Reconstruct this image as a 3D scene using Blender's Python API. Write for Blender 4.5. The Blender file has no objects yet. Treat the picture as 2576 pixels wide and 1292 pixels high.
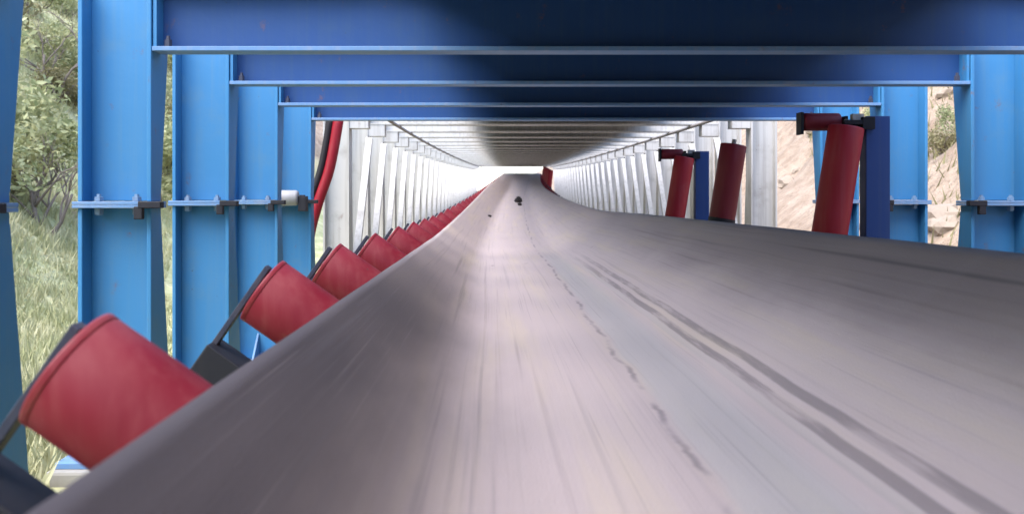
import bpy, bmesh, math, random
from mathutils import Vector, Matrix, noise
R = math.radians
random.seed(7)
scn = bpy.context.scene
COL = scn.collection

# ------------------------------------------------------------------ camera, sky, sun, exposure
CZ = 0.95                                   # camera height above the ground
cam = bpy.data.cameras.new('camera')
cam.lens = 36 * 2400 / 2576
cam.sensor_width = 36
cam.shift_x = 0.0206
cam.shift_y = -0.0575
cam.clip_start = 0.02
cam.clip_end = 6000
cam.dof.use_dof = True; cam.dof.focus_distance = 4.5; cam.dof.aperture_fstop = 4.6
cam_o = bpy.data.objects.new('camera', cam)
cam_o.location = (0, 0, CZ)
cam_o.rotation_euler = (R(90), 0, 0)
COL.objects.link(cam_o)
scn.camera = cam_o

SUN_EL, SUN_AZ = R(55), R(228)              # azimuth clockwise from +Y: behind the camera, a little to the left
w = bpy.data.worlds.new('World'); scn.world = w; w.use_nodes = True
nt = w.node_tree
bg = nt.nodes['Background']; bg.inputs[1].default_value = 0.15
sky = nt.nodes.new('ShaderNodeTexSky'); sky.sky_type = 'NISHITA'; sky.sun_disc = False
sky.sun_elevation = SUN_EL; sky.sun_rotation = SUN_AZ
sky.air_density = 1.0; sky.dust_density = 1.5; sky.ozone_density = 1.0
nt.links.new(sky.outputs[0], bg.inputs[0])
sl = bpy.data.lights.new('sun', 'SUN'); sl.energy = 0.95; sl.angle = R(60); sl.color = (1.0, 0.94, 0.86)
so = bpy.data.objects.new('sun', sl); COL.objects.link(so)
sd = Vector((math.sin(SUN_AZ) * math.cos(SUN_EL), math.cos(SUN_AZ) * math.cos(SUN_EL), math.sin(SUN_EL)))
so.rotation_euler = sd.to_track_quat('Z', 'Y').to_euler()
so.location = (0, -5, 30)
vs = scn.view_settings
vs.view_transform = 'Standard'; vs.look = 'None'; vs.gamma = 1.0; vs.exposure = 2.42
vs.use_curve_mapping = False

# ------------------------------------------------------------------ material helpers
class NT:
    def __init__(s, name):
        s.m = bpy.data.materials.new(name); s.m.use_nodes = True
        s.t = s.m.node_tree; s.b = s.t.nodes['Principled BSDF']
    def n(s, typ, **kw):
        nd = s.t.nodes.new(typ)
        for k, v in kw.items():
            if k.startswith('i_'):
                key = k[2:]
                key = int(key) if key.isdigit() else key.replace('_', ' ')
                nd.inputs[key].default_value = v
            else: setattr(nd, k, v)
        return nd
    def l(s, a, b): s.t.links.new(a, b)
    def val(s, x, sock):
        if hasattr(x, 'is_linked') or hasattr(x, 'links'): s.l(x, sock)
        else: sock.default_value = x
    def math(s, op, a, b=0.0, clamp=False):
        nd = s.n('ShaderNodeMath', operation=op, use_clamp=clamp)
        s.val(a, nd.inputs[0]); s.val(b, nd.inputs[1]); return nd.outputs[0]
    def mix(s, f, a, b):
        nd = s.n('ShaderNodeMix', data_type='RGBA')
        s.val(f, nd.inputs[0])
        for x, i in ((a, 6), (b, 7)):
            if isinstance(x, tuple): nd.inputs[i].default_value = (*x, 1)
            else: s.l(x, nd.inputs[i])
        return nd.outputs[2]
    def ramp(s, f, a, b):
        nd = s.n('ShaderNodeMapRange', interpolation_type='SMOOTHSTEP')
        s.l(f, nd.inputs[0]); nd.inputs[1].default_value = a; nd.inputs[2].default_value = b
        return nd.outputs[0]
    def noise(s, vec, scale, detail=4, rough=0.55, dist=0.0):
        nd = s.n('ShaderNodeTexNoise'); s.l(vec, nd.inputs['Vector'])
        nd.inputs['Scale'].default_value = scale; nd.inputs['Detail'].default_value = detail
        nd.inputs['Roughness'].default_value = rough; nd.inputs['Distortion'].default_value = dist
        return nd.outputs[0]
    def mapping(s, vec, sc):
        nd = s.n('ShaderNodeMapping'); s.l(vec, nd.inputs[0]); nd.inputs['Scale'].default_value = sc
        return nd.outputs[0]
    def bump(s, h, strength, dist):
        nd = s.n('ShaderNodeBump'); s.l(h, nd.inputs['Height'])
        nd.inputs['Strength'].default_value = strength; nd.inputs['Distance'].default_value = dist
        s.l(nd.outputs[0], s.b.inputs['Normal'])
    def out(s, color, rough=0.6, metal=0.0, spec=0.5):
        if isinstance(color, tuple): s.b.inputs['Base Color'].default_value = (*color, 1)
        else: s.l(color, s.b.inputs['Base Color'])
        s.val(rough, s.b.inputs['Roughness']); s.b.inputs['Metallic'].default_value = metal
        s.b.inputs['Specular IOR Level'].default_value = spec
        return s.m

def paint(name, base, dirt, rough=0.5, streak=0.25, patch=0.5, spec=0.35, rust=0.0):
    """painted steel: soft vertical streaks, blotches of dust and a few chips, all in world metres"""
    t = NT(name)
    g = t.n('ShaderNodeNewGeometry').outputs['Position']
    st = t.noise(t.mapping(g, (38, 38, 1.3)), 1.0, 4)
    bl = t.noise(g, 5.5, 5, 0.6)
    fi = t.noise(g, 60, 3)
    c = t.mix(t.math('MULTIPLY', t.ramp(st, 0.42, 0.75), streak), base, dirt)
    c = t.mix(t.math('MULTIPLY', t.ramp(bl, 0.52, 0.78), patch), c, dirt)
    chip = t.math('MULTIPLY', t.ramp(fi, 0.70, 0.74), t.ramp(bl, 0.5, 0.6))
    c = t.mix(t.math('MULTIPLY', chip, 0.7), c, tuple(x * 0.35 + 0.02 for x in dirt))
    if rust:
        ru = t.math('MULTIPLY', t.ramp(t.noise(g, 9, 6, 0.7), 0.60, 0.72), t.ramp(t.noise(t.mapping(g, (30, 30, 2.5)), 1.0, 4), 0.40, 0.62))
        c = t.mix(t.math('MULTIPLY', ru, rust), c, (0.16, 0.075, 0.045))
    r = t.math('ADD', t.math('MULTIPLY', bl, 0.3), rough - 0.12)
    t.bump(t.noise(g, 14, 3), 0.12, 0.01)
    return t.out(c, r, 0, spec)

M = {}
M['shaded_beam_blue'] = paint('shaded_blue_paint', (0.013, 0.058, 0.185), (0.030, 0.075, 0.165), 0.5, 0.4, 0.6, rust=0.7)  # column blue darkened for the beams: their shade is put into the colour
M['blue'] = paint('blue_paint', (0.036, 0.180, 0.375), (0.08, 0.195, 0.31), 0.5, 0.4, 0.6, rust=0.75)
M['blue_edge'] = paint('worn_blue_edge', (0.11, 0.22, 0.40), (0.22, 0.25, 0.32), 0.55, 0.4, 0.6, rust=0.6)
M['navy'] = paint('navy_paint', (0.020, 0.060, 0.22), (0.06, 0.09, 0.19), 0.5, 0.3, 0.4)
M['slate'] = paint('dark_slate_paint', (0.028, 0.034, 0.06), (0.10, 0.085, 0.085), 0.55, 0.3, 0.5)
M['black'] = paint('black_paint', (0.010, 0.011, 0.018), (0.03, 0.028, 0.03), 0.6, 0.3, 0.4)
M['white'] = paint('white_paint', (0.44, 0.43, 0.415), (0.23, 0.215, 0.195), 0.5, 0.5, 0.55, rust=0.4)
M['red'] = paint('red_roller_paint', (0.165, 0.0045, 0.017), (0.215, 0.038, 0.046), 0.6, 0.5, 0.9, rust=0.5)
M['red_dark'] = paint('dark_red_roller_paint', (0.17, 0.010, 0.022), (0.22, 0.05, 0.06), 0.5, 0.15, 0.5)
M['red_pole'] = paint('red_pole_paint', (0.24, 0.007, 0.018), (0.25, 0.07, 0.075), 0.45, 0.2, 0.4)
M['pink'] = paint('faded_red_paint', (0.60, 0.22, 0.20), (0.62, 0.42, 0.38), 0.6, 0.3, 0.6)
M['steel'] = paint('dull_steel', (0.30, 0.30, 0.31), (0.20, 0.15, 0.12), 0.45, 0.3, 0.6)
M['bolt'] = paint('bolt_zinc', (0.13, 0.22, 0.34), (0.16, 0.13, 0.12), 0.45, 0.3, 0.5)
M['rubber'] = paint('black_hose_rubber', (0.012, 0.010, 0.014), (0.04, 0.03, 0.03), 0.6, 0.2, 0.4)
M['concrete'] = paint('pale_concrete', (0.27, 0.26, 0.24), (0.18, 0.165, 0.14), 0.9, 0.3, 0.7)
M['roof'] = paint('shade_roof_dark', (0.03, 0.03, 0.035), (0.05, 0.045, 0.045), 0.6, 0.3, 0.6)  # kept dark so the unseen roof cover shades the beams
M['coal'] = paint('dark_ore', (0.020, 0.018, 0.020), (0.07, 0.055, 0.05), 0.9, 0.2, 0.6)
M['cable'] = paint('dark_conduit', (0.22, 0.20, 0.19), (0.30, 0.27, 0.24), 0.6, 0.2, 0.5)

def belt_mat():
    t = NT('dusty_rubber_belt')
    uv = t.n('ShaderNodeUVMap', uv_map='belt').outputs[0]
    sp = t.n('ShaderNodeSeparateXYZ'); t.l(uv, sp.inputs[0])
    s, v = sp.outputs[0], sp.outputs[1]
    long1 = t.noise(t.mapping(uv, (9, 0.55, 1)), 1.0, 5, 0.6, 0.15)
    long2 = t.noise(t.mapping(uv, (40, 0.30, 1)), 1.0, 4, 0.6, 0.1)
    long3 = t.noise(t.mapping(uv, (150, 0.9, 1)), 1.0, 2, 0.5)
    blot = t.noise(t.mapping(uv, (3.4, 0.8, 1)), 1.0, 5, 0.6, 0.2)
    cross = t.noise(t.mapping(uv, (1.2, 3.0, 1)), 1.0, 3, 0.5, 0.3)
    grit = t.noise(t.mapping(uv, (1, 1, 1)), 240, 2)
    # dust lies in the trough, bare rubber shows on the outer wings
    sw = t.math('ADD', s, t.math('MULTIPLY', t.math('SUBTRACT', blot, 0.5), 0.22))
    left = t.ramp(t.math('MULTIPLY', sw, -1.0), 0.06, 0.66)
    right = t.ramp(sw, 0.36, 0.62)
    edge = t.math('MAXIMUM', left, t.math('MULTIPLY', right, 0.85))
    near = t.math('SUBTRACT', 1.0, t.math('MULTIPLY', t.ramp(v, 2.2, 7.0), 0.86))
    edge = t.math('MULTIPLY', edge, near)
    dusty = t.mix(blot, (0.5044, 0.4251, 0.4143), (0.4534, 0.3719, 0.3807))
    dusty = t.mix(t.math('MULTIPLY', t.ramp(long1, 0.45, 0.72), 0.6), dusty, (0.543, 0.454, 0.356))
    dark = t.mix(long1, (0.1748, 0.1421, 0.1440), (0.2565, 0.2077, 0.2054))
    dark = t.mix(left, dark, t.mix(long1, (0.0471, 0.0394, 0.0443), (0.0845, 0.0698, 0.0754)))
    c = t.mix(edge, dusty, dark)
    # grey repaired band beside the centre line
    wob = t.math('MULTIPLY', t.math('SUBTRACT', t.noise(t.mapping(uv, (0, 1.6, 1)), 1.0, 5, 0.7), 0.5), 0.085)
    cs = t.math('SUBTRACT', t.math('SUBTRACT', s, t.math('MULTIPLY', v, 0.009)), t.math('ADD', wob, -0.018))
    vmask = t.math('SUBTRACT', 1.0, t.ramp(v, 5.5, 9.0))
    band = t.math('MULTIPLY', t.math('MULTIPLY', t.ramp(cs, 0.0, 0.03), t.math('SUBTRACT', 1.0, t.ramp(s, 0.14, 0.20))), vmask)
    c = t.mix(t.math('MULTIPLY', band, 0.6), c, (0.446, 0.425, 0.423))
    # worn seam
    seam = t.math('SUBTRACT', 1.0, t.ramp(t.math('ABSOLUTE', cs), 0.001, 0.012))
    seam = t.math('MULTIPLY', seam, t.ramp(t.noise(t.mapping(uv, (4, 4, 1)), 1.0, 3), 0.38, 0.60))
    c = t.mix(t.math('MULTIPLY', seam, 0.6), c, (0.141, 0.126, 0.147))
    # two wear strips
    jit = t.math('MULTIPLY', t.math('SUBTRACT', t.noise(t.mapping(uv, (0, 2.5, 1)), 1.0, 3), 0.5), 0.010)
    sj = t.math('ADD', s, jit)
    def strip(a, b):
        return t.math('MULTIPLY', t.ramp(sj, a - 0.002, a + 0.003), t.math('SUBTRACT', 1.0, t.ramp(sj, b - 0.003, b + 0.002)))
    two = t.math('MAXIMUM', strip(0.222, 0.245), strip(0.262, 0.285))
    two = t.math('MULTIPLY', two, t.math('ADD', 0.35, t.math('MULTIPLY', 0.75, t.ramp(t.noise(t.mapping(uv, (30, 1.8, 1)), 1.0, 4, 0.65), 0.36, 0.56))))
    two = t.math('MULTIPLY', two, t.math('SUBTRACT', 1.0, t.ramp(v, 4.0, 7.5)))
    c = t.mix(t.math('MULTIPLY', two, 0.66), c, (0.185, 0.158, 0.165))
    pale = t.math('MULTIPLY', strip(0.202, 0.222), t.math('SUBTRACT', 1.0, t.ramp(v, 4.0, 9.0)))
    c = t.mix(t.math('MULTIPLY', pale, 0.45), c, (0.436, 0.397, 0.382))
    # drag streaks, scuffs and paler cross bands on the right wing
    c = t.mix(t.math('MULTIPLY', t.ramp(long2, 0.52, 0.74), t.math('ADD', 0.16, t.math('MULTIPLY', edge, 0.6))), c, (0.083, 0.073, 0.082))
    c = t.mix(t.math('MULTIPLY', t.ramp(long3, 0.58, 0.78), 0.32), c, (0.192, 0.164, 0.170))
    c = t.mix(t.math('MULTIPLY', t.ramp(t.math('SUBTRACT', 1.0, long2), 0.55, 0.75), t.math('MULTIPLY', 0.18, t.math('SUBTRACT', 1.0, left))), c, (0.423, 0.385, 0.364))
    c = t.mix(t.math('MULTIPLY', t.ramp(cross, 0.56, 0.74), t.math('MULTIPLY', t.math('MULTIPLY', right, near), 0.35)), c, (0.307, 0.259, 0.264))
    spots = t.ramp(t.noise(t.mapping(uv, (7, 5, 1)), 1.0, 2), 0.73, 0.77)
    c = t.mix(t.math('MULTIPLY', spots, 0.5), c, (0.089, 0.070, 0.070))
    hgt = t.math('ADD', t.math('MULTIPLY', long2, 0.6), t.math('MULTIPLY', grit, 0.8))
    t.bump(hgt, 0.35, 0.004)
    return t.out(c, t.math('ADD', 0.62, t.math('MULTIPLY', blot, 0.2)), 0, 0.3)
M['belt'] = belt_mat()

def ground_mat():
    t = NT('hillside_ground')
    g = t.n('ShaderNodeNewGeometry').outputs['Position']
    sp = t.n('ShaderNodeSeparateXYZ'); t.l(g, sp.inputs[0])
    x, y = sp.outputs[0], sp.outputs[1]
    a = t.noise(g, 0.35, 6, 0.6, 0.5); b = t.noise(g, 2.2, 6, 0.65); f = t.noise(g, 14, 4, 0.6)
    grass = t.mix(t.ramp(b, 0.35, 0.65), (0.30, 0.32, 0.15), (0.50, 0.48, 0.28))
    grass = t.mix(t.ramp(f, 0.5, 0.72), grass, (0.40, 0.36, 0.21))
    dirt = t.mix(t.ramp(b, 0.35, 0.65), (0.34, 0.265, 0.20), (0.245, 0.18, 0.13))
    dirt = t.mix(t.ramp(f, 0.55, 0.75), dirt, (0.17, 0.12, 0.085))
    rill = t.noise(t.mapping(g, (1.2, 5.5, 1.2)), 1.0, 5, 0.6, 1.0)
    dirt = t.mix(t.math('MULTIPLY', t.ramp(rill, 0.52, 0.70), 0.55), dirt, (0.19, 0.135, 0.095))
    side = t.ramp(t.math('ADD', x, t.math('MULTIPLY', t.math('SUBTRACT', a, 0.5), 5.0)), 0.5, 2.5)
    far = t.ramp(t.math('ADD', y, t.math('MULTIPLY', t.math('SUBTRACT', a, 0.5), 12.0)), 26.0, 36.0)
    bare = t.math('MAXIMUM', side, far)
    bare = t.math('MAXIMUM', bare, t.math('MULTIPLY', t.ramp(a, 0.60, 0.70), 0.8))
    c = t.mix(bare, grass, dirt)
    t.bump(t.math('ADD', b, t.math('MULTIPLY', f, 0.4)), 0.8, 0.12)
    return t.out(c, 0.95, 0, 0.15)
M['ground'] = ground_mat()

def leaf_mat(name, c1, c2):
    t = NT(name)
    oi = t.n('ShaderNodeObjectInfo').outputs['Random']
    g = t.n('ShaderNodeNewGeometry')
    nz = t.noise(g.outputs['Position'], 3.5, 3)
    c = t.mix(t.ramp(nz, 0.35, 0.65), c1, c2)
    c = t.mix(t.math('MULTIPLY', oi, 0.45), c, tuple(x * 0.6 for x in c1))
    t.b.inputs['Transmission Weight'].default_value = 0
    m = t.out(c, 0.65, 0, 0.25)
    tr = t.n('ShaderNodeBsdfTranslucent'); t.l(c, tr.inputs[0])
    mx = t.n('ShaderNodeMixShader'); mx.inputs[0].default_value = 0.3
    t.l(t.b.outputs[0], mx.inputs[1]); t.l(tr.outputs[0], mx.inputs[2])
    t.l(mx.outputs[0], t.t.nodes['Material Output'].inputs[0])
    return m
M['leaf'] = leaf_mat('olive_leaves', (0.26, 0.29, 0.14), (0.48, 0.48, 0.27))
M['leaf2'] = leaf_mat('dry_leaves', (0.20, 0.18, 0.085), (0.30, 0.27, 0.14))
M['grassblade'] = leaf_mat('grass_blades', (0.36, 0.37, 0.19), (0.58, 0.55, 0.35))
M['bark'] = paint('grey_bark', (0.17, 0.14, 0.12), (0.26, 0.23, 0.20), 0.95, 0.3, 0.6)
M['rock'] = paint('pale_rock', (0.28, 0.225, 0.175), (0.19, 0.145, 0.11), 0.95, 0.3, 0.6)

# ------------------------------------------------------------------ mesh helpers
class MB:
    def __init__(s): s.v = []; s.f = []
    def box(s, x0, x1, y0, y1, z0, z1):
        return s.obox(((x0 + x1) / 2, (y0 + y1) / 2, (z0 + z1) / 2), (x1 - x0, y1 - y0, z1 - z0))
    def obox(s, c, d, rot=None):
        b = len(s.v); c = Vector(c)
        for sx in (-.5, .5):
            for sy in (-.5, .5):
                for sz in (-.5, .5):
                    p = Vector((sx * d[0], sy * d[1], sz * d[2]))
                    if rot is not None: p = rot @ p
                    s.v.append(tuple(c + p))
        for q in ((0, 1, 3, 2), (4, 6, 7, 5), (0, 4, 5, 1), (2, 3, 7, 6), (0, 2, 6, 4), (1, 5, 7, 3)):
            s.f.append(tuple(b + i for i in q))
        return s
    def prism(s, poly, x0, x1):            # polygon in (y, z) extruded along x
        b = len(s.v); n = len(poly)
        for x in (x0, x1):
            for (y, z) in poly: s.v.append((x, y, z))
        s.f.append(tuple(b + i for i in range(n))[::-1]); s.f.append(tuple(b + n + i for i in range(n)))
        for i in range(n):
            j = (i + 1) % n; s.f.append((b + i, b + j, b + n + j, b + n + i))
        return s
    def tube(s, pts, rad, n=10, cap=True):
        pts = [Vector(p) for p in pts]; b = len(s.v)
        rads = rad if isinstance(rad, (list, tuple)) else [rad] * len(pts)
        for i, p in enumerate(pts):
            d = (pts[min(i + 1, len(pts) - 1)] - pts[max(i - 1, 0)]).normalized()
            u = d.orthogonal().normalized() if abs(d.z) < 0.99 else Vector((1, 0, 0))
            if abs(d.z) < 0.99: u = Vector((0, 0, 1)).cross(d).normalized()
            w_ = d.cross(u).normalized()
            for k in range(n):
                a = 2 * math.pi * k / n
                s.v.append(tuple(p + u * math.cos(a) * rads[i] + w_ * math.sin(a) * rads[i]))
        for i in range(len(pts) - 1):
            for k in range(n):
                k2 = (k + 1) % n
                s.f.append((b + i * n + k, b + i * n + k2, b + (i + 1) * n + k2, b + (i + 1) * n + k))
        if cap:
            s.f.append(tuple(b + k for k in range(n))[::-1])
            e = b + (len(pts) - 1) * n; s.f.append(tuple(e + k for k in range(n)))
        return s
    def lathe_x(s, prof, n=32):            # profile of (x, r), turned about x
        b = len(s.v)
        for (x, r) in prof:
            for k in range(n):
                a = 2 * math.pi * k / n; s.v.append((x, r * math.cos(a), r * math.sin(a)))
        for i in range(len(prof) - 1):
            for k in range(n):
                k2 = (k + 1) % n
                s.f.append((b + i * n + k, b + (i + 1) * n + k, b + (i + 1) * n + k2, b + i * n + k2))
        s.f.append(tuple(b + k for k in range(n))); e = b + (len(prof) - 1) * n
        s.f.append(tuple(e + k for k in range(n))[::-1])
        return s
    def mesh(s, name, mat, smooth=False, fix=True):
        me = bpy.data.meshes.new(name); me.from_pydata(s.v, [], s.f); me.update()
        if fix:
            bm = bmesh.new(); bm.from_mesh(me); bmesh.ops.recalc_face_normals(bm, faces=bm.faces); bm.to_mesh(me); bm.free()
        me.materials.append(mat)
        if smooth:
            me.polygons.foreach_set('use_smooth', [len(p.vertices) <= 4 for p in me.polygons])
        return me
    def build(s, name, mat, parent=None, smooth=False, bevel=0.0):
        return link(name, s.mesh(name, mat, smooth), parent, bevel)

def link(name, me, parent=None, bevel=0.0, loc=None):
    o = bpy.data.objects.new(name, me); COL.objects.link(o)
    if parent is not None: o.parent = parent
    if loc is not None: o.location = loc
    if bevel:
        md = o.modifiers.new('bevel', 'BEVEL'); md.width = bevel; md.segments = 2; md.limit_method = 'ANGLE'; md.angle_limit = R(50)
    return o
def tag(o, label=None, cat=None, group=None, kind=None):
    for k, v in (('label', label), ('category', cat), ('group', group), ('kind', kind)):
        if v: o[k] = v
    return o
def thing(name, label, cat, loc=(0, 0, 0), group=None):
    o = bpy.data.objects.new(name, None); COL.objects.link(o); o.location = loc; o.empty_display_size = 0.1
    return tag(o, label, cat, group)
def copy_tree(o, parent=None):
    c = o.copy(); COL.objects.link(c); c.parent = parent
    for ch in list(o.children): copy_tree(ch, c)
    return c

# ------------------------------------------------------------------ the line of the conveyor
def E(y): return 0.0134 * max(0.0, y - 8.0) ** 1.3            # rise of the belt
def D(y): return 0.0121 * max(0.0, y - 8.0) ** 1.3            # swing of the belt to the right
def GZ(y): return 0.5 * E(y)                                   # the gallery rises and swings less
def GX(y): return 0.5 * D(y)
HEAD = 40.0
TC = 0.22                                                      # trough centre at the near end
def ang(y): return R(35) * (1 - max(0.0, min(1.0, (y - 28.0) / (HEAD - 28.0))) ** 1.3)
def trough_z(y): return CZ + E(y) - 0.172 - 0.45 * math.sin(ang(y))
def trough_x(y): return TC + D(y)
def mist(y): return 0.12 * max(0.0, 1 - max(0.0, y - 6.0) / 16.0) - 0.03 * min(1.0, max(0.0, (y - 12) / 14))

# ------------------------------------------------------------------ ground with two cut slopes
def gh(x, y):
    h = 0.0
    tl = max(0.0, -x - 3.0); tr = max(0.0, x - 3.7)
    t = tl if x < 0 else tr
    if t > 0:
        k = 0.88 if x < 0 else 0.95
        h = k * (t * t / (t + 0.8)); h = 34 * (1 - math.exp(-h / 34)) if h < 200 else 34
        q = min(1.0, t / 2.5)
        h += q * (noise.noise(Vector((x * .33, y * .33, 1.3))) * 0.75 + noise.noise(Vector((x * .95, y * .95, 4.1))) * 0.32
                  + (noise.noise(Vector((x * 2.3, y * 2.3, 7.7))) * 0.16))
    else:
        h += noise.noise(Vector((x * 1.1, y * 1.1, 2.0))) * 0.025 - 0.03
    return h
def axis(lo, hi, dense_lo, dense_hi, step, grow=1.22):
    a = []; v = dense_lo
    while v <= dense_hi: a.append(v); v += step
    st = step; v = dense_hi
    while v < hi: st *= grow; v += st; a.append(v)
    st = step; v = dense_lo
    while v > lo: st *= grow; v -= st; a.insert(0, v)
    return a
xs = axis(-2500, 2500, -26, 26, 0.33); ys = axis(-2500, 2500, -4, 70, 0.42)
gv = [(x, y, gh(x, y)) for y in ys for x in xs]; nx = len(xs)
gf = [(j * nx + i, j * nx + i + 1, (j + 1) * nx + i + 1, (j + 1) * nx + i) for j in range(len(ys) - 1) for i in range(nx - 1)]
gm = bpy.data.meshes.new('ground'); gm.from_pydata(gv, [], gf); gm.update(); gm.materials.append(M['ground'])
gm.polygons.foreach_set('use_smooth', [True] * len(gm.polygons))
tag(link('ground', gm), 'cut hillside ground, grassy on one side and bare pale earth on the other', kind='structure')

# ------------------------------------------------------------------ blue portal frames
XL, XR, CW = -1.20, 2.20, 0.26              # inner faces of the two columns, column width
BB = 0.52                                   # underside of the blue beams above the camera
FD, FT = 0.10, 0.016                        # flange depth along the line, flange thickness
TOPB = 0.76
def h_column(x0, x1, z0, z1, fd=FD, ft=FT, wy=0.038):
    b = MB()
    b.box(x0, x0 + ft, -fd / 2, fd / 2, z0, z1); b.box(x1 - ft, x1, -fd / 2, fd / 2, z0, z1)
    b.box(x0 + ft - .002, x1 - ft + .002, wy - .006, wy + .006, z0 + .001, z1 - .001)
    return b
def nut(b, x, y, z, r=0.017, h=0.03, up=1):
    prof = [(-.038, r * .5), (-.034, r * .95), (-.0130, r), (-.0126, r * .6), (.0126, r * .6), (.0130, r), (.028, r * .95), (.029, r * .55), (.038, r * .5)] if up == 1 else [(0, r), (.026, r * .95), (.027, r * .55), (.04, r * .5)]
    o = len(b.v); n = 6
    for (h_, q) in prof:
        for k in range(n): b.v.append((x + q * math.cos(k * math.pi / 3), y + q * math.sin(k * math.pi / 3), z + h_))
    for i in range(len(prof) - 1):
        for k in range(n): b.f.append((o + i * n + k, o + i * n + (k + 1) % n, o + (i + 1) * n + (k + 1) % n, o + (i + 1) * n + k))
    b.f.append(tuple(o + k for k in range(n))); b.f.append(tuple(o + (len(prof) - 1) * n + k for k in range(n)))
SP = -0.024 + CZ
def blue_frame(label):
    f = thing('blue_portal_frame', label, 'steel frame', group='blue portal frames over the belt')
    for side in (-1, 1):
        xi = XL if side < 0 else XR
        xo = xi + side * CW
        a, b_ = min(xi, xo), max(xi, xo)
        h_column(a, b_, SP + 0.012, CZ + TOPB).build('upper_column', M['blue'], f, bevel=.003)
        h_column(a, b_, 0.034, SP - 0.012).build('lower_column', M['blue'], f, bevel=.003)
        for dz in (0.0, -0.012):
            MB().box(a - .015, b_ + .015, -FD / 2 - .014, FD / 2 + .014, SP + dz + .0005, SP + dz + .0115).build('splice_plate', M['blue_edge'], f, bevel=.0015)
        for u in (0.24, 0.76):
            for yy in (-0.018,):
                bo = MB(); x = a + CW * u
                nut(bo, x, yy, SP)
                bo.build('bolt', M['bolt'], f)
        # dark clamp bar on the inner flange at the splice
        MB().box(xi - .03, xi + .05, -.10, -.062, SP - .012, SP + .012).obox((xi + side * .03, -.085, SP - .028), (.03, .026, .045)).build('clamp_bar', M['black'], f, bevel=.003)
        # haunch plates that widen away from the splice, behind the inner flange
        s0 = xi + side * .002; s1 = xi + side * .014
        lo, hi = min(s0, s1), max(s0, s1)
        MB().prism([(FD / 2 + .001, SP + .04), (FD / 2 + .005, SP + .04), (FD / 2 + .11, CZ + TOPB), (FD / 2 + .001, CZ + TOPB)], lo, hi).build('haunch_plate', M['blue'], f)
        MB().prism([(FD / 2 + .001, 0.04), (FD / 2 + .13, 0.04), (FD / 2 + .005, SP - .04), (FD / 2 + .001, SP - .04)], lo, hi).build('haunch_plate', M['blue'], f)
        # foot: base plate, gussets and concrete plinth
        bp = MB(); bp.box(a - .05, b_ + .05, -.12, .12, 0.013, 0.0335)
        bp.prism([(-.11, .033), (.0315, .033), (.0315, .18)], (a + b_) / 2 - .006, (a + b_) / 2 + .006)
        bp.build('base_plate', M['blue_edge'], f, bevel=.002)
        MB().box(a - .07, b_ + .07, -.15, .15, -.25, 0.0125).build('plinth', M['concrete'], f, bevel=.012)
    b = MB()
    b.box(XL + .001, XR - .001, -FD / 2 + .002, FD / 2 - .002, CZ + BB, CZ + BB + .016)
    b.build('bottom_flange', M['blue_edge'], f, bevel=.002)
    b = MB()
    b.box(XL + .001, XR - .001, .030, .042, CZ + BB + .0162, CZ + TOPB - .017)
    b.build('beam_web', M['shaded_beam_blue'], f)
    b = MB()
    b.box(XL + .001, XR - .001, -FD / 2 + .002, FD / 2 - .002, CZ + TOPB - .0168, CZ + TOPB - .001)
    b.build('top_flange', M['shaded_beam_blue'], f)
    for x in (XL + .010, XR - .010):
        st = MB()
        for sy in (-1, 1):
            if sy > 0: continue
            y0, y1 = -FD / 2 + .008, .0295
            st.box(x - .006, x + .006, y0, y1, CZ + BB + .0165, CZ + TOPB - .0172)
        st.build('stiffener', M['blue'], f)
    for sx, xx in ((1, XL + .05), (-1, XR - .05)):
        bo = MB()
        nut(bo, xx, -.02, CZ + BB + .0165, .014, up=2); bo.build('bolt', M['slate'], f)
    return f
ords = ['fifth and outermost', 'fourth', 'third', 'second', 'first']
FY = [2.33, 3.42, 4.42, 5.42, 6.42]
proto = None
for k, y in enumerate(FY):
    lab = ['blue steel portal frame, fourth ahead of the last blue one before the white frames',
           'blue steel portal frame, third ahead of the last blue one before the white frames',
           'blue steel portal frame two ahead of the last blue one before the white frames',
           'blue steel portal frame next to the last blue one before the white frames',
           'last blue steel portal frame, beside the white gallery frames and a round switch housing'][k]
    if proto is None: o = proto = blue_frame(lab)
    else: o = copy_tree(proto); o['label'] = lab
    o.location = (0, y, 0)
for y in (1.3, .3, -.7, -1.7, -2.7, -3.7, -4.7, -5.7):       # the gallery goes on behind the viewpoint
    o = copy_tree(proto); o.location = (0, y, 0); o['label'] = 'blue steel portal frame outside the view, continuing the blue row'

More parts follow.
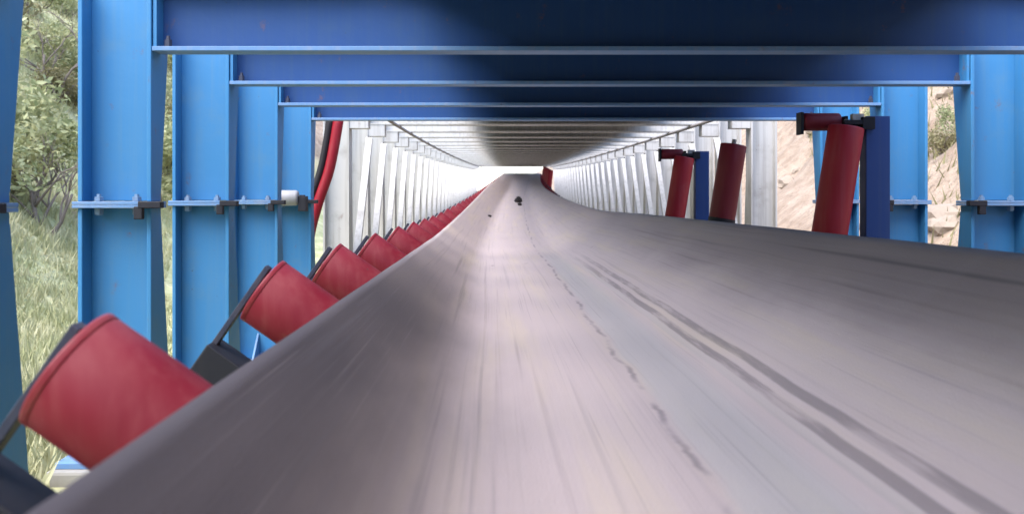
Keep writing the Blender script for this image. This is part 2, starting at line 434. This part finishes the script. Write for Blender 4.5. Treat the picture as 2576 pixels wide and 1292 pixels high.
# ------------------------------------------------------------------ white portal frames
WB, WT, WCW = 0.70, 0.88, 0.22
def white_frame():
    f = thing('white_portal_frame', 'white steel portal frame in the long row beyond the blue frames', 'steel frame', group='white portal frames of the far gallery')
    for side in (-1, 1):
        xi = XL if side < 0 else XR
        xo = xi + side * WCW
        a, b_ = min(xi, xo), max(xi, xo)
        h_column(a, b_, -.55, CZ + WT, .17, .014, 0.0).build('column', M['white'], f)
        s0 = xi + side * .002; s1 = xi + side * .013
        lo, hi = min(s0, s1), max(s0, s1)
        MB().prism([(.086, -.4), (.26, -.4), (.096, CZ + .15), (.086, CZ + .15)], lo, hi).build('haunch_plate', M['white'], f)
        c0, c1 = sorted((xi - side * .001, xi - side * .16))
        MB().box(c0, c1, -.075, .075, CZ + WB - .11, CZ + WB - .001).build('corner_block', M['white'], f)
        xm = (a + b_) / 2
        xm = xi - side * .026; q = MB(); p0 = Vector((xm, .10, CZ - .60)); p1 = Vector((xm, 1.06, CZ + WB - .13))
        d = (p1 - p0); rot = d.to_track_quat('Z', 'X').to_matrix()
        q.obox((p0 + p1) / 2, (.045, .06, d.length), rot); q.build('side_brace', M['white'], f)
    MB().box(XL + .001, XR - .001, -.08, .08, CZ + WB, CZ + WB + .014).build('bottom_flange', M['white'], f)
    MB().box(XL + .001, XR - .001, -.006, .006, CZ + WB + .0145, CZ + WT - .001).build('beam_web', M['white'], f)
    return f
wproto = None
y = 8.15
while y < 40.2:
    if wproto is None: o = wproto = white_frame()
    else: o = copy_tree(wproto)
    o.location = (GX(y), y, GZ(y)); y += 1.18

# ------------------------------------------------------------------ unseen roof cover, added and sized to shade the beam middles
def roof(name, x0, x1, y0, y1, zf, label):
    b = MB(); n = int((x1 - x0) / 0.05); m = max(2, int((y1 - y0) / 1.0))
    for lay in (0, 1):
        for j in range(m + 1):
            yy = y0 + (y1 - y0) * j / m
            for i in range(n + 1):
                b.v.append((x0 + (x1 - x0) * i / n + GX(yy), yy, zf + GZ(yy) + (0.018 if i % 4 in (1, 2) else 0) + lay * .002 + .004))
    N = (n + 1)
    for lay in (0, 1):
        o = lay * N * (m + 1)
        for j in range(m):
            for i in range(n): b.f.append((o + j * N + i, o + j * N + i + 1, o + (j + 1) * N + i + 1, o + (j + 1) * N + i))
    tag(b.build(name, M['roof']), label, 'roof')
roof('shade_roof', -0.28, 1.68, -8.0, 7.6, CZ + TOPB, 'unseen dark corrugated roof sheet added on the blue beams to shade them')
roof('shade_roof', -0.28, 1.68, 7.3, 40.8, CZ + WT, 'long unseen dark corrugated roof sheet added on the white beams to shade them')

# ------------------------------------------------------------------ conduits under the white beams
for xo, side in ((XL + .30, 'green'), (XR - .26, 'bare earth')):
    pts = []; y = 8.0
    while y <= 40.5: pts.append((xo + GX(y), y, CZ + WB + GZ(y) - .019)); y += 1.18
    tag(MB().tube(pts, .016, 8).build('conduit', M['cable'], smooth=True), 'dark conduit hung under the white beams on the %s hillside' % side + ' flank', 'conduit')

# ------------------------------------------------------------------ the belt
BT = 0.016
def profile(a, an, n=40):
    """point on the trough at arc distance a from its centre: flat middle, wings turned up by an, soft knees"""
    k0, k1 = 0.21, 0.39
    x = z = 0.0; st = abs(a) / n
    for i in range(n):
        u = (i + .5) * st
        t = max(0, min(1, (u - k0) / (k1 - k0))); th = an * t * t * (3 - 2 * t)
        x += math.cos(th) * st; z += math.sin(th) * st
    return (math.copysign(x, a), z)
IDL = [1.26, 2.33, 3.22, 4.20, 5.25]
while IDL[-1] < 38.2: IDL.append(IDL[-1] + 1.03)
IDLALL = [-0.8, 0.25] + IDL
def sag(y):
    for a, b in zip(IDLALL, IDLALL[1:]):
        if a <= y < b: return math.sin(math.pi * (y - a) / (b - a)) ** 2
    return 0.0
S = [-.75 + 1.5 * i / 60 for i in range(61)]
rows = []
y = -1.6
while y < HEAD - 1e-6: rows.append(y); y += 0.085 if y < 8 else 0.25
belt = MB(); uvs = []
def belt_row(y, base_x, base_z, an, m, dirn=None, off=0.0):
    for s in S:
        a = s + m
        px, pz = profile(a, an)
        sg = sag(y) * (0.003 - 0.002 * min(1, abs(s) / .75) ** 2) if dirn is None else 0
        belt.v.append((base_x + px, y, base_z + pz - sg)); uvs.append((s, y))
for y in rows: belt_row(y, trough_x(y), trough_z(y), ang(y), mist(y))
PR = 0.40                                    # head pulley
HZ = trough_z(HEAD)
vv = HEAD
for k in range(0, 19):
    th = math.pi * 1.0 * k / 18
    py, pz = HEAD + math.sin(th) * (PR + BT), HZ - (PR + BT) + math.cos(th) * (PR + BT)
    for s in S:
        belt.v.append((trough_x(HEAD) + s + mist(HEAD), py, pz)); uvs.append((s, HEAD + (PR) * th))
NS = len(S); NR = len(rows) + 19
for j in range(NR - 1):
    for i in range(NS - 1): belt.f.append((j * NS + i, j * NS + i + 1, (j + 1) * NS + i + 1, (j + 1) * NS + i))
bme = bpy.data.meshes.new('conveyor_belt'); bme.from_pydata(belt.v, [], belt.f); bme.update()
uvl = bme.uv_layers.new(name='belt')
for lp in bme.loops: uvl.data[lp.index].uv = uvs[lp.vertex_index]
bme.materials.append(M['belt']); bme.polygons.foreach_set('use_smooth', [True] * len(bme.polygons))
bo = link('conveyor_belt', bme)
sm = bo.modifiers.new('thick', 'SOLIDIFY'); sm.thickness = BT; sm.offset = -1
tag(bo, 'long grey dusty rubber belt troughed between red rollers', 'conveyor belt')

# ------------------------------------------------------------------ troughing idlers
RR, RL = 0.086, 0.468                        # roller radius and length
def roller_mesh(name, mat, L=RL, r=RR):
    return MB().lathe_x([(-L / 2, r * .80), (-L / 2 + .001, r - .008), (-L / 2 + .003, r - .003), (-L / 2 + .008, r), (-L / 4, r), (0, r), (L / 4, r), (L / 2 - .008, r), (L / 2 - .003, r - .003), (L / 2 - .001, r - .008), (L / 2, r * .80)], 40).mesh(name, mat, True)
RM = roller_mesh('roller', M['red'])
SHM = MB().lathe_x([(-RL / 2 - .022, .013), (RL / 2 + .022, .013)], 10).mesh('shaft', M['steel'])
M['rim'] = paint('worn_red_rim', (0.20, 0.014, 0.026), (0.26, 0.06, 0.065), 0.45, 0.3, 0.6)
RIM = MB().lathe_x([(-.007, RR - .004), (-.006, RR + .0005), (-.003, RR + .0009), (.003, RR + .0009), (.006, RR + .0005), (.007, RR - .004)], 40).mesh('rim', M['rim'], True)
FH = 0.165                                    # roller axis to cross member
def idler(y, label, group):
    an = ang(y)
    t = thing('troughing_idler', label, 'idler', (trough_x(y), y, trough_z(y)), group)
    low = BT + .003 + RR
    ca, sa = math.cos(an), math.sin(an)
    # roller axes in the (x, z) plane
    kn = 0.30
    specs = [((0, -low), 0.0)]
    for sg in (-1, 1):
        cx = sg * (kn + .045 * ca + (RL / 2) * ca) + sg * low * sa * 1.0
        cz = (RL / 2 + .045) * sa - low * ca
        specs.append(((cx, cz), sg * an))
    for (c, a) in specs:
        r = link('roller', RM, t, loc=(c[0], 0 if a else .0, c[1])); r.rotation_euler = (random.uniform(0, 6.28), -a, 0)
        r.rotation_mode = 'XYZ'
        link('shaft', SHM, r)
        if y < 12 and a:
            link('rim', RIM, r, loc=(-RL / 2 + .009, 0, 0)); link('rim', RIM, r, loc=(RL / 2 - .009, 0, 0))
    # bent cross member that follows the rollers
    low2 = low + FH
    e = {}
    for sg in (-1, 1):
        (cx, cz), a = specs[1 if sg < 0 else 2]
        dx, dz = sg * ca, sa                  # outwards along the wing
        nx_, nz_ = -sg * sa, ca               # off the wing, upwards
        ox, oz = cx + dx * (RL / 2 + .008), cz + dz * (RL / 2 + .008)
        fx, fz = ox - nx_ * FH, oz - nz_ * FH
        ix, iz = cx - dx * (RL / 2 + .008), cz - dz * (RL / 2 + .008)
        jx, jz = ix - nx_ * FH, iz - nz_ * FH
        e[sg] = ((fx, fz), (jx, jz))
        rot = Matrix(((dx, 0, nx_), (0, 1, 0), (dz, 0, nz_)))
        b = MB()
        b.obox((ox - nx_ * (FH / 2 - .005) + dx * .008, 0, oz - nz_ * (FH / 2 - .005) + dz * .008), (.014, .030, FH + .10), rot)
        b.build('end_bracket', M['slate'], t, bevel=.002)
        b = MB()
        b.obox((ix - nx_ * (FH / 2) + 0, 0, iz - nz_ * (FH / 2)), (.010, .055, FH + .0), rot)
        b.build('inner_bracket', M['slate'], t)
        cxm, czm = (fx + jx) / 2, (fz + jz) / 2
        L = math.hypot(fx - jx, fz - jz) + .03
        m = MB()
        m.obox((cxm - nx_ * .055, 0, czm - nz_ * .055), (L, .11, .10), rot)
        m.build('cross_member', M['black'], t, bevel=.004)
    jl, jr = e[-1][1], e[1][1]
    m = MB(); zc = (jl[1] + jr[1]) / 2 - .07
    m.box(jl[0] + .02, jr[0] - .02, -.06, .06, zc - .06, zc + .05)
    m.build('middle_member', M['black'], t, bevel=.004)
    b = MB()
    for sg in (-1, 1):
        fx, fz = e[sg][0]
        b = MB(); x = fx - sg * .10
        gz = max(0.0, gh(trough_x(y) + x, y)) - trough_z(y) - .03
        b.box(x - .035, x + .035, -.035, .035, gz, fz - .15); b.build('leg', M['slate'], t)
    return t
for k, y in enumerate(IDL):
    if k == 0: idler(y, 'troughing idler at the first blue columns, its big red roller sticking out past the belt', 'red idlers carrying the belt')
    elif k == 1: idler(y, 'troughing idler with a red roller behind its bare black cross member, clear of the row', 'red idlers carrying the belt')
    else: idler(y, 'troughing idler with red rollers overlapping its neighbours along the belt edge', 'red idlers carrying the belt')
# head pulley under the end of the belt
t = thing('head_pulley', 'drum pulley under the far end of the belt', 'pulley', (trough_x(HEAD), HEAD, HZ - PR - BT))
MB().lathe_x([(-.80, PR * .3), (-.80, PR - .02), (-.78, PR - .002), (.78, PR - .002), (.80, PR - .02), (.80, PR * .3)], 36).build('drum', M['slate'], t, smooth=True)
for sg in (-1, 1):
    b = MB(); b.box(sg * .9 - .07, sg * .9 + .07, -.15, .15, -(HZ - PR - BT) - .1, .12); b.build('stand', M['black'], t, bevel=.006)
MB().lathe_x([(-.98, .05), (.98, .05)], 16).build('axle', M['steel'], t, smooth=True)

# ------------------------------------------------------------------ upright guide rollers beside the belt
GL = 0.53
M['red_guide'] = paint('lightened_red_roller_paint', (0.34, 0.014, 0.030), (0.34, 0.07, 0.08), 0.5, 0.3, 0.6)  # roller red lightened to offset the shade the guide rollers stand in
GRM = roller_mesh('roller', M['red_guide'], GL, .076); GRD = roller_mesh('roller', M['red_dark'], GL, .076)
TRM = roller_mesh('top_roller', M['red_dark'], .17, .040)
def guide(x, y, label, mesh, full=True, lean=9.0, dz=0.0):
    t = thing('guide_roller_stand', label, 'guide roller', (x, y, 0), 'upright guide rollers beside the belt')
    zt = CZ + .315 + dz; a = R(lean)
    ax = Vector((math.sin(a), 0, math.cos(a)))
    top = Vector((0.0, 0, zt)); c = top - ax * (GL / 2)
    r = link('roller', mesh, t, loc=c); r.rotation_euler = (0, -(math.pi / 2 - a), 0)
    lo = top - ax * (GL + .06)
    MB().tube([top + ax * .03, top + ax * .0005], .013, 10).tube([top - ax * (GL + .0005), lo], .013, 10).build('spindle', M['steel'], t)
    if full:
        b = MB(); x0, x1 = .085, .190
        b.box(x0, x1, -.006, .006, -.1, CZ + .36); b.box(x0, x0 + .01, -.005 + .0115, .07, -.1, CZ + .358); b.box(x1 - .01, x1, .0065, .07, -.1, CZ + .358)
        b.build('post', M['navy'], t, bevel=.002)
        b = MB(); b.box(-.02, x0 + .03, -.030, -.0065, zt + .006, zt + .026); b.box(x0 - .025, x0 + .03, -.032, -.0066, zt - .015, zt + .04)
        b.build('top_bracket', M['black'], t, bevel=.002)
        tr = link('top_roller', TRM, t, loc=(-.078, .10, CZ + .342)); tr.rotation_euler = (0, 0, 0)
        b = MB(); b.box(-.178, -.166, .065, .135, CZ + .285, CZ + .384); b.box(.014, .026, .05, .14, CZ + .25, CZ + .365); b.box(.0262, x0 + .004, .071, .082, CZ + .29, CZ + .35)
        b.build('roller_bracket', M['black'], t)
        b = MB(); b.box(.035, .085, .02, .05, CZ + .325, CZ + .372); b.build('end_cap', M['white'], t)
        MB().box(lo.x - .02, x0 + .02, -.05, -.0068, lo.z - .02, lo.z + .012).build('lower_bracket', M['black'], t)
    else:
        b = MB(); b.box(lo.x - .03, lo.x + .10, -.05, .05, lo.z - .03, lo.z + .0); b.box(lo.x + .03, lo.x + .10, -.04, .04, -.1, lo.z - .031)
        b.build('post', M['navy'], t, bevel=.002)
        MB().lathe_x([(-.03, .078), (.03, .078)], 32).build('end_collar', M['black'], t).matrix_local = Matrix.Translation(top - ax * (GL - .06)) @ Matrix.Rotation(-(math.pi / 2 - a), 4, 'Y')
    return t
guide(1.565, 4.20, 'upright red guide roller with small top roller and navy post in front of blue columns', GRM)
guide(1.43, 5.62, 'dark red upright guide roller standing without a navy post', GRD, False)
for y in (25.0, 27.0, 29.0, 31.0, 33.0):
    guide(trough_x(y) + .86, y, 'red guide roller on its own where the far belt climbs, well beyond the navy posts', GRM, False, 6.0, E(y) - .12)
guide(1.49, 7.35, 'upright red guide roller with navy post in front of white columns', GRM)

# ------------------------------------------------------------------ red leaning pole with black hose, faded pole, switch box
t = thing('leaning_pole', 'red steel pole with black hose leaning beside the last blue column', 'pole', (-1.62, 7.2, 0))
P = [(.10, 0, -.05), (.225, 0, .524), (.265, 0, .734), (.325, 0, .944), (.405, 0, 1.184), (.47, 0, 1.544), (.49, 0, 1.72)]
def spl(P, n=6):
    o = []
    for i in range(len(P) - 1):
        p0, p1, p2, p3 = [Vector(P[max(0, min(len(P) - 1, i + q))]) for q in (-1, 0, 1, 2)]
        for k in range(n):
            u = k / n
            o.append(.5 * ((2 * p1) + (p2 - p0) * u + (2 * p0 - 5 * p1 + 4 * p2 - p3) * u * u + (3 * p1 - p0 - 3 * p2 + p3) * u ** 3))
    o.append(Vector(P[-1])); return o
MB().tube(spl(P), .040, 14).build('pole', M['red_pole'], t, smooth=True)
MB().tube([p + Vector((-.064, .0, 0)) for p in spl(P)][2:], .027, 10).build('hose', M['rubber'], t, smooth=True)
t = MB().tube(spl([(-1.95, 9.3, -.1), (-1.75, 9.3, .8), (-1.58, 9.3, 1.55), (-1.55, 9.3, 1.8)]), .022, 10).build('thin_pole', M['pink'], smooth=True)
tag(t, 'thin faded red pole standing behind the red leaning pole', 'pole')
t = thing('switch_box', 'pale grey round switch housing mounted on the last blue column', 'switch', (-1.33, 6.17, CZ + .0))
MB().lathe_x([(-.085, .02), (-.085, .042), (-.07, .05), (.07, .05), (.085, .042), (.085, .02)], 20).build('housing', M['steel'], t, smooth=True)
b = MB(); b.box(-.13, -.088, -.03, .045, -.07, .02); b.box(.088, .14, -.03, .045, -.085, .012); b.box(-.11, .11, .051, .109, -.02, .02)
b.build('bracket', M['black'], t, bevel=.003)

# ------------------------------------------------------------------ lumps on the belt
def lump(x, y, r, sq, label):
    bm = bmesh.new(); bmesh.ops.create_icosphere(bm, subdivisions=3, radius=r)
    for v in bm.verts:
        n_ = noise.noise(v.co * (2.2 / r) + Vector((x * 9, y * 3, 0))) * .35 + noise.noise(v.co * (5 / r)) * .15
        v.co *= 1 + n_
        v.co.z *= sq
    bmesh.ops.recalc_face_normals(bm, faces=bm.faces)
    me = bpy.data.meshes.new('ore_lump'); bm.to_mesh(me); bm.free(); me.materials.append(M['coal'])
    a = x - trough_x(y); z = trough_z(y) + profile(a, ang(y))[1]
    zmin = min(v.co.z for v in me.vertices)
    tag(link('ore_lump', me, loc=(x, y, z - zmin * .8)), label, 'lump', 'dark lumps lying on the belt')
lump(.575, 20.0, .085, .6, 'largest dark lump lying on the far belt between two small ones')
lump(.62, 21.6, .05, .7, 'small dark lump on the belt just beyond the largest lump')
lump(.56, 18.5, .042, .7, 'small dark lump on the belt just before the largest lump')
lump(-.02, 13.6, .028, .6, 'tiny dark lump alone on the belt wing near the red rollers')

# ------------------------------------------------------------------ vegetation
def leaf_cloud(name, mat, r, hgt, n, leaf, seed):
    rnd = random.Random(seed); b = MB()
    cl = [(Vector((rnd.gauss(0, .42) * r, rnd.gauss(0, .42) * r, hgt * (.25 + .7 * rnd.random()))), rnd.uniform(.22, .45) * r) for _ in range(16)]
    for i in range(n):
        c, cr = rnd.choice(cl)
        d = Vector((rnd.gauss(0, 1), rnd.gauss(0, 1), rnd.gauss(0, .8))).normalized()
        p = c + d * cr * rnd.uniform(.45, 1.05)
        if p.z < .03: p.z = .03 + rnd.random() * .1
        u = Vector((rnd.gauss(0, 1), rnd.gauss(0, 1), rnd.gauss(0, .7))).normalized(); v = u.orthogonal().normalized()
        v = (Matrix.Rotation(rnd.uniform(0, 6.28), 3, u) @ v)
        L = leaf * rnd.uniform(.6, 1.4); W = L * .42; k = len(b.v)
        b.v += [tuple(p - u * L / 2), tuple(p + v * W / 2), tuple(p + u * L / 2), tuple(p - v * W / 2)]
        b.f.append((k, k + 1, k + 2, k + 3))
    return b.mesh(name, mat, fix=False)
def branches(name, mat, hgt, n, spread, seed, r0=.035):
    rnd = random.Random(seed); b = MB()
    def grow(p, d, L, r, depth):
        pts = [p]; q = p.copy()
        for i in range(4):
            d = (d + Vector((rnd.gauss(0, .16), rnd.gauss(0, .16), rnd.gauss(0, .08)))).normalized()
            q = q + d * L / 4; pts.append(q.copy())
        b.tube(pts, [r * (1 - .55 * i / 4) for i in range(5)], 5)
        if depth > 0:
            for i in range(rnd.choice((2, 3, 3))):
                k = rnd.choice((2, 3, 4)); dd = (d + Vector((rnd.gauss(0, spread), rnd.gauss(0, spread), rnd.gauss(.1, .3)))).normalized()
                grow(pts[k], dd, L * rnd.uniform(.55, .8), r * .5, depth - 1)
    for i in range(n):
        grow(Vector((rnd.gauss(0, .06), rnd.gauss(0, .06), -.1)), Vector((rnd.gauss(0, .35), rnd.gauss(0, .35), 1)).normalized(), hgt * .45, r0 * rnd.uniform(.7, 1.1), 3)
    return b.mesh(name, mat, True)
CR = [leaf_cloud('crown', M['leaf'], 1.0, 1.5, 2600, .12, 11), leaf_cloud('crown', M['leaf'], 1.2, 1.1, 2600, .11, 12), leaf_cloud('crown', M['leaf2'], .9, .9, 1800, .11, 13)]
ST = [branches('stem', M['bark'], 1.4, 3, .5, 21), branches('stem', M['bark'], 1.1, 4, .6, 22), branches('stem', M['bark'], .9, 3, .6, 23)]
def shrub(x, y, k, sc, label, group):
    t = thing('shrub', label, 'shrub', (x, y, gh(x, y) - .03), group)
    t.rotation_euler = (0, 0, random.uniform(0, 6.28)); t.scale = (sc, sc, sc * random.uniform(.8, 1.15))
    link('crown', CR[k], t); link('stem', ST[k], t)
rnd = random.Random(5); placed = []
n = 0
while n < 90:
    q = rnd.uniform(.30, .60); y = rnd.uniform(9, 42) if rnd.random() < .8 else rnd.uniform(8, 60)
    x = -q * y
    if x > -4.6: continue
    sc = rnd.uniform(.45, 1.05)
    if any((x - a) ** 2 + (y - b) ** 2 < (.75 * sc) ** 2 for a, b in placed): continue
    placed.append((x, y)); n += 1
    k = rnd.choice((0, 0, 1, 1, 2))
    shrub(x, y, k, sc, 'dry yellowish shrub on the green hillside' if k == 2 else ('tall olive green shrub on the green hillside' if k == 0 else 'low spreading olive shrub on the green hillside'), 'shrubs on the green hillside')
n = 0
while n < 34:
    q = rnd.uniform(.27, .60); y = rnd.uniform(9, 34); x = q * y
    if x < 4.6: continue
    n += 1; sc = rnd.uniform(.16, .5); k = rnd.choice((0, 1, 2, 2))
    shrub(x, y, k, sc, ['small olive green bush on the pale bare slope', 'low spreading bush on the pale bare slope', 'small dry bush on the pale bare slope'][k], 'bushes on the pale slope')
# bare grey shrub beyond the first columns
t = thing('bare_shrub', 'leafless grey branching shrub at the foot of the green hillside', 'shrub', (-4.15, 8.9, gh(-4.15, 8.9) - .05))
link('branch', branches('branch', M['bark'], 1.3, 4, .45, 41, .03), t)
t = thing('bare_shrub', 'smaller leafless shrub higher on the green hillside', 'shrub', (-6.3, 13.6, gh(-6.3, 13.6) - .05))
link('branch', branches('branch', M['bark'], 1.5, 3, .5, 42, .03), t)
# rocks on the pale slope
def rock(x, y, r, sd_):
    bm = bmesh.new(); bmesh.ops.create_icosphere(bm, subdivisions=2, radius=r)
    for v in bm.verts:
        v.co *= 1 + noise.noise(v.co * (1.6 / r) + Vector((sd_, 0, 0))) * .5; v.co.z *= .7
    me = bpy.data.meshes.new('rock'); bm.to_mesh(me); bm.free(); me.materials.append(M['rock'])
    tag(link('rock', me, loc=(x, y, gh(x, y) + r * .15)), 'pale brown rock half buried in the bare slope', 'rock', 'rocks on the pale slope')
n = 0
while n < 26:
    q = rnd.uniform(.28, .55); y = rnd.uniform(9, 26); x = q * y
    if x < 4.2: continue
    n += 1; rock(x, y, rnd.uniform(.08, .28), n * 3.1)
# grass, uncountable
b = MB()
def blades(n, fx, hmin, hmax):
    for i in range(n):
        x, y = fx()
        z = gh(x, y) - .01; h = rnd.uniform(hmin, hmax); a = rnd.uniform(0, 6.28); wd = h * .055 + .004
        dx, dy = math.cos(a), math.sin(a); lx, ly = rnd.gauss(0, .35) * h, rnd.gauss(0, .35) * h; k = len(b.v)
        b.v += [(x - dx * wd, y - dy * wd, z), (x + dx * wd, y + dy * wd, z), (x + lx, y + ly, z + h)]
        b.f.append((k, k + 1, k + 2))
def f1():
    y = rnd.uniform(3, 30) ** 1.0; return (-y * rnd.uniform(.28, .62) - .6, y)
def f2():
    y = rnd.uniform(2.2, 9); return (-rnd.uniform(1.5, 4.8), y)
blades(70000, f1, .04, .15); blades(24000, f2, .03, .09)
gme = b.mesh('grass', M['grassblade'], fix=False)
tag(link('grass', gme), 'dry green and yellow grass covering the hillside', 'grass', kind='stuff')
b = MB()
def f3():
    y = rnd.uniform(6, 28); return (y * rnd.uniform(.27, .60) + 1.2, y)
blades(5000, f3, .06, .25)
tag(link('dry_grass', b.mesh('dry_grass', M['leaf2'], fix=False)), 'sparse dry grass on the pale bare slope', 'grass', kind='stuff')
